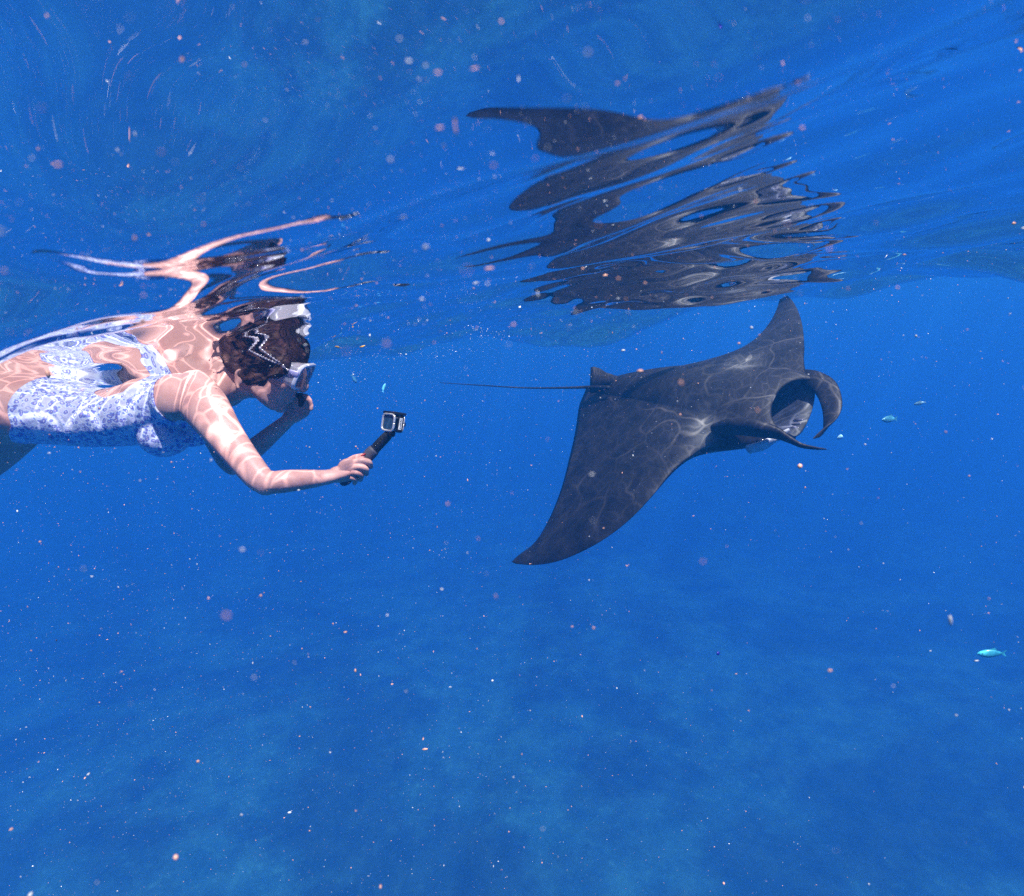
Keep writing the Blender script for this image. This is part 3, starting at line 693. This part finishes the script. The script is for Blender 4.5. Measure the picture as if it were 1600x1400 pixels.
def build_stick():
    root = bpy.data.objects.new('camera_stick', None); COL.objects.link(root); root.location = G0
    tag(root, 'short black floating hand grip held out in her near hand', 'camera grip')
    d = (G1 - G0).normalized(); ln = (G1 - G0).length; lat = Vector((0, -1, 0))
    rub = principled('grip_rubber', (.075, .07, .09), .55, bump=(300, .4, .002)); blk = principled('black_plastic', (.012, .012, .014), .16)
    b = MB(); tube(b, [(G0 + d * ln * k, r, r) for k, r in ((0, .012), (.04, .0140), (.3, .0140), (.55, .0150), (.66, .0150), (.68, .0135))], lat, n=20, steps=40); child('rubber_sleeve', b, rub, root, G0)
    b = MB(); tube(b, [(G0 + d * ln * k, r, r) for k, r in ((.64, .0125), (.7, .0125), (.95, .0125), (1.0, .0115))], lat, n=20); tube(b, [(G1 - d * .004, .011, .006), (G1 + d * .010, .009, .005)], lat, n=12, sup=4); child('upper_tube', b, blk, root, G0)
    for k in range(5):
        b = MB(); q = G0 + d * ln * (.70 + .05 * k); tube(b, [(q, .0132, .0132), (q + d * .0018, .0132, .0132)], lat, n=18, round_ends=False); child('ring', b, blk, root, G0)
    b = MB(); q = G1 + d * .004; s = (CR * .53 - F0 * .85).normalized(); tube(b, [(q - s * .014, .0045, .0045), (q + s * .017, .0045, .0045)], d, n=12); tube(b, [(q + s * .014, .0085, .0085), (q + s * .021, .0085, .0085)], d, n=10); child('thumb_screw', b, blk, root, G0)
    # action camera in its clear housing
    c = at(614.5, 661, 1.497); cr = bpy.data.objects.new('action_camera', None); COL.objects.link(cr); cr.location = c
    tag(cr, 'small action camera in a clear silver-edged housing on top of the black hand grip', 'camera')
    th = math.radians(9)
    zb = CU * math.cos(th) + CR * math.sin(th) * .9; zb.normalize()
    nb = (-CR * .76 - F0 * .65); nb = (nb - nb.dot(zb) * zb).normalized(); sd = zb.cross(nb); 
    if sd.dot(CR) < 0: sd = -sd
    W, Hh, Dp = .029, .0215, .0130
    sil = principled('silver_edge', (.70, .68, .66), .22, Metallic=.5)
    scr = principled('screen_glass', (.03, .08, .16), .06); body_m = principled('camera_body', (.10, .11, .13), .4)
    cl, t = new_mat('clear_housing'); a_ = N(t, 'ShaderNodeBsdfTransparent'); a_.inputs[0].default_value = (.93, .95, .97, 1); g_ = N(t, 'ShaderNodeBsdfGlossy', i_Roughness=.05); fz = N(t, 'ShaderNodeFresnel', i_IOR=1.35); mm = N(t, 'ShaderNodeMixShader'); o = N(t, 'ShaderNodeOutputMaterial')
    L(t, fz.outputs[0], mm.inputs[0]); L(t, a_.outputs[0], mm.inputs[1]); L(t, g_.outputs[0], mm.inputs[2]); L(t, mm.outputs[0], o.inputs[0])
    b = MB(); rbox(b, c, sd * (W - .003), zb * (Hh - .003), nb * (Dp - .003)); child('camera_body', b, body_m, cr, c, False)
    b = MB(); rbox(b, c, sd * W, zb * Hh, nb * Dp, .35); child('housing', b, cl, cr, c)
    b = MB()                                                   # bright rim round the back door
    def rim(off, w_, h_, r):
        pts = []
        for q in range(41):
            a = 2 * math.pi * q / 40; cx, sx = math.cos(a), math.sin(a)
            pts.append((c + nb * off + sd * w_ * math.copysign(abs(cx) ** .42, cx) + zb * h_ * math.copysign(abs(sx) ** .42, sx), r, r))
        tube(b, pts, nb, n=8, steps=120, round_ends=False)
    rim(Dp + .001, W - .001, Hh - .001, .0029); rim(-Dp, W - .001, Hh - .001, .0018); child('rim', b, sil, cr, c)
    b = MB(); rbox(b, c + nb * (Dp - .0008), sd * (W - .006), zb * (Hh - .005), nb * .0012, .4); child('screen', b, scr, cr, c, False)
    b = MB(); rbox(b, c + zb * (Hh + .003), sd * (W + .001), zb * .0032, nb * (Dp + .003), .5); child('latch', b, blk, cr, c, False)
    b = MB(); rbox(b, c + sd * (W + .0002) - nb * .0015, sd * .0012, zb * (Hh - .003), nb * (Dp * .50), .4); sp = child('side_plate', b, blk, cr, c, False)
    b = MB(); rbox(b, c + sd * (W + .0016) - nb * .0025, sd * .0006, zb * (Hh - .0075), nb * (Dp * .30), .4); wp = child('white_plate', b, principled('white_plate', (.75, .75, .73), .3), sp, c, False)
    b = MB()
    for k, wd in enumerate((.9, .5, .9, .6, .9, .7)):          # the worn lettering on the plate: too small to spell out
        z_ = (k - 2.5) * .0040; rbox(b, c + sd * (W + .0024) - nb * .0025 + zb * z_, sd * .0003, zb * .0009, nb * (Dp * .17 * wd), .2)
    child('lettering', b, blk, sp, c, False)
    b = MB(); tube(b, [(c - nb * Dp, .013, .013), (c - nb * (Dp + .008), .0125, .0125)], zb, n=20); child('lens_port', b, blk, cr, c)
build_stick()

def build_mouthpiece():
    c = at(469, 621, 1.655); b = MB()
    tube(b, [(at(464, 617, 1.655), .007, .005), (at(469, 620, 1.655), .009, .006), (at(471, 626, 1.655), .008, .008), (at(470, 632, 1.655), .007, .007)], (0, 1, 0), n=14)
    o = child('mouthpiece', b, principled('black_rubber', (.012, .012, .013), .3), None, c); o.location = c
    tag(o, 'small black rubber piece pinched in her far hand beside the chin', 'mouthpiece')
build_mouthpiece()

# ------------------------------------------------------------------ fish and drifting bits
def fish(px, py, d, length, heading, label, col):
    c = at(px, py, d); h = Vector(heading).normalized(); side = h.cross(Vector((0, 0, 1))).normalized(); u = side.cross(h)
    m = principled('fish_scales', col, .3, vary=(60, .3)); l = length
    root = bpy.data.objects.new('reef_fish', None); COL.objects.link(root); root.location = c
    tag(root, label, 'fish', 'small blue fish')
    b = MB(); tube(b, [(c + h * l * .5, l * .02, l * .03), (c + h * l * .4, l * .07, l * .10), (c + h * l * .15, l * .10, l * .18), (c - h * l * .15, l * .07, l * .14), (c - h * l * .38, l * .02, l * .045)], side, n=14); child('body', b, m, root, c)
    b = MB(); b.add([c - h * l * .34 + u * l * .03 + side * .001, c - h * l * .34 - u * l * .03 + side * .001, c - h * l * .56 - u * l * .16, c - h * l * .47, c - h * l * .56 + u * l * .16, c - h * l * .34 + u * l * .03 - side * .001, c - h * l * .34 - u * l * .03 - side * .001],
                    [(0, 1, 3), (1, 2, 3), (0, 3, 4), (6, 5, 3), (6, 3, 2), (5, 4, 3)]); child('tail_fin', b, m, root, c, False)
    b = MB(); b.add([c + h * l * .2 + u * l * .16 + side * .001, c - h * l * .25 + u * l * .09 + side * .001, c - h * l * .12 + u * l * .25, c + h * l * .2 + u * l * .16 - side * .001, c - h * l * .25 + u * l * .09 - side * .001], [(0, 1, 2), (4, 3, 2), (0, 3, 4, 1)]); child('dorsal_fin', b, m, root, c, False)
    for s in (-1, 1):
        b = MB(); ellipsoid(b, c + h * l * .36 + side * s * l * .07 + u * l * .03, h * l * .025, u * l * .025, side * l * .015, 10, 6); child('eye', b, principled('fish_eye', (.01, .01, .01), .1), root, c)
fish(1549, 1021, 2.6, .105, (-1, .2, .02), 'bright turquoise fish alone in open water, lower right', (.03, .27, .36))
fish(1390, 655, 3.2, .10, (-1, -.3, .12), 'pale blue fish just ahead of the manta head fins', (.06, .28, .40))
fish(1437, 630, 3.6, .06, (-.8, .5, -.2), 'tiny pale blue fish, farthest ahead of the manta', (.14, .32, .42))
fish(600, 606, 2.4, .035, (.5, .2, 1), 'tiny blue fish swimming upright above the camera stick', (.06, .28, .45))
fish(553, 592, 2.2, .035, (.3, .3, -1), 'tiny blue fish nose down in front of the diving mask', (.07, .26, .45))

def flake(px, py, d, l, wd, ang, col, name, label, cat, group=None, seed=0):
    r = random.Random(seed); c = at(px, py, d); a = (CR * math.cos(ang) + CU * math.sin(ang)); b_ = (CU * math.cos(ang) - CR * math.sin(ang)); n_ = F0
    top = []; n = 12
    for q in range(n):
        th = 2 * math.pi * q / n; k = r.uniform(.75, 1.15)
        top.append(a * l * math.cos(th) * k + b_ * wd * math.sin(th) * k + n_ * l * .3 * math.cos(th * 1.5 + seed))
    v = [p + n_ * .0006 for p in top] + [p - n_ * .0006 for p in top] + [Vector((0, 0, 0)) + n_ * .002, Vector((0, 0, 0)) - n_ * .002]; f = []
    for q in range(n):
        j = (q + 1) % n; f += [(q, j, j + n, q + n), (2 * n, j, q), (2 * n + 1, q + n, j + n)]
    o = mesh_obj(name, v, f, principled(name + '_matter', col, .5, vary=(200, .4)), None, True); o.location = c
    tag(o, label, cat, group)
flake(527, 542, 1.75, .0075, .0028, -.2, (.55, .33, .05), 'leaf_scrap', 'ochre scrap of leaf drifting in front of the brow, the left one', 'leaf scrap', 'leaf scraps', 1)
flake(566, 541.5, 1.8, .0090, .0025, .25, (.60, .34, .05), 'leaf_scrap', 'longer ochre scrap of leaf drifting right of the other one', 'leaf scrap', 'leaf scraps', 2)
flake(812, 480, 1.5, .0035, .0030, .2, (.8, .82, .75), 'shell_flake', 'small squarish white flake between the swimmer and the manta just under the surface', 'flake', None, 3)
flake(578, 524, 1.7, .0028, .0055, 0, (.7, .75, .8), 'plankton', 'pale translucent plankton blob drifting above the longer leaf scrap', 'plankton', None, 4)
flake(1122, 1021, 1.2, .0036, .0036, 0, (.01, .012, .25), 'bead', 'tiny dark blue bead adrift low in open water', 'bead', None, 5)
flake(1312, 683, 3.0, .016, .012, .5, (.20, .45, .6), 'jelly_scrap', 'faint pale blue jelly scrap right of the curled head fin', 'jelly scrap', None, 6)

def build_snow():
    ico = bmesh.new(); bmesh.ops.create_icosphere(ico, subdivisions=1, radius=1)
    iv = np.array([v.co[:] for v in ico.verts]); fi = [tuple(v.index for v in f.verts) for f in ico.faces]; ico.free()
    pos, rad = [], []
    def clump(p):                                           # drifts and thin patches
        return .5 + .5 * math.sin(2.3 * p[0] + 1.7 * p[2] + .8) * math.sin(1.9 * p[1] - 1.3 * p[0] + 2) + .35 * math.sin(5.1 * p[0] + 4.3 * p[2]) - .25 * p[0] + .32 * p[2] + .25
    while len(pos) < 34000:
        p = (rng.uniform(-3.4, 3.4), rng.uniform(.30, 4.6), -rng.uniform(.03, 3.2) ** 1.15)
        if rng.uniform() < clump(p): pos.append(p); rad.append(.00040 * rng.lognormal(0, .65))
    for k in range(300):
        p = (rng.uniform(-.9, .9), rng.uniform(.30, 1.1), -rng.uniform(.02, .9)); pos.append(p); rad.append(.0005 * rng.lognormal(0, .45))
    for k in range(55):
        p = np.array(CC) + np.array([rng.uniform(-.22, .22), rng.uniform(.10, .30), rng.uniform(-.20, .045)]); pos.append(tuple(p)); rad.append(.00036 * rng.lognormal(0, .4))
    for k in range(420):                                     # the thin layer right under the surface
        y_ = rng.uniform(.12, .60); pos.append((rng.uniform(-.85, .55) * y_, y_, -rng.uniform(.012, .085))); rad.append(.00030 * rng.lognormal(0, .4))
    pos = np.array(pos); rad = np.array(rad)
    for name, sel, col in (('pale', slice(0, None, 2), (.52, .54, .55)), ('warm', slice(1, None, 2), (.70, .36, .25))):
        P_, R_ = pos[sel], rad[sel]; n = len(P_)
        st_ = np.exp(rng.normal(0, .45, (n, 1, 3)))
        v = (P_[:, None, :] + iv[None] * R_[:, None, None] * st_).reshape(-1, 3)
        f = (np.arange(n)[:, None, None] * len(iv) + np.array(fi)[None]).reshape(-1, 3)
        me = bpy.data.meshes.new('marine_snow'); me.vertices.add(len(v)); me.vertices.foreach_set('co', v.astype(np.float32).ravel())
        me.loops.add(len(f) * 3); me.loops.foreach_set('vertex_index', f.astype(np.int32).ravel()); me.polygons.add(len(f)); me.polygons.foreach_set('loop_start', (np.arange(len(f)) * 3).astype(np.int32)); me.update(calc_edges=True)
        me.materials.append(principled(name + '_snow', col, .5))
        o = bpy.data.objects.new('marine_snow', me); COL.objects.link(o); tag(o, kind='stuff')
build_snow()

def build_bubbles():
    b = MB(); r_ = random.Random(12)
    for (cx, cy, sx, sy, n_) in ((750, 520, 22, 7, 60), (640, 551, 60, 7, 70), (545, 575, 40, 14, 30), (500, 530, 14, 12, 30), (1000, 480, 120, 6, 26)):
        for k in range(n_):
            c = at(r_.gauss(cx, sx), r_.gauss(cy, sy), r_.uniform(1.7, 2.5)); q = .0007 * math.exp(r_.gauss(0, .5))
            ellipsoid(b, c, (q * 1.2, 0, 0), (0, q, 0), (0, 0, q), 6, 4)
    tag(b.build('bubbles', principled('bubble_white', (.8, .85, .9), .1)), kind='stuff')
build_bubbles()
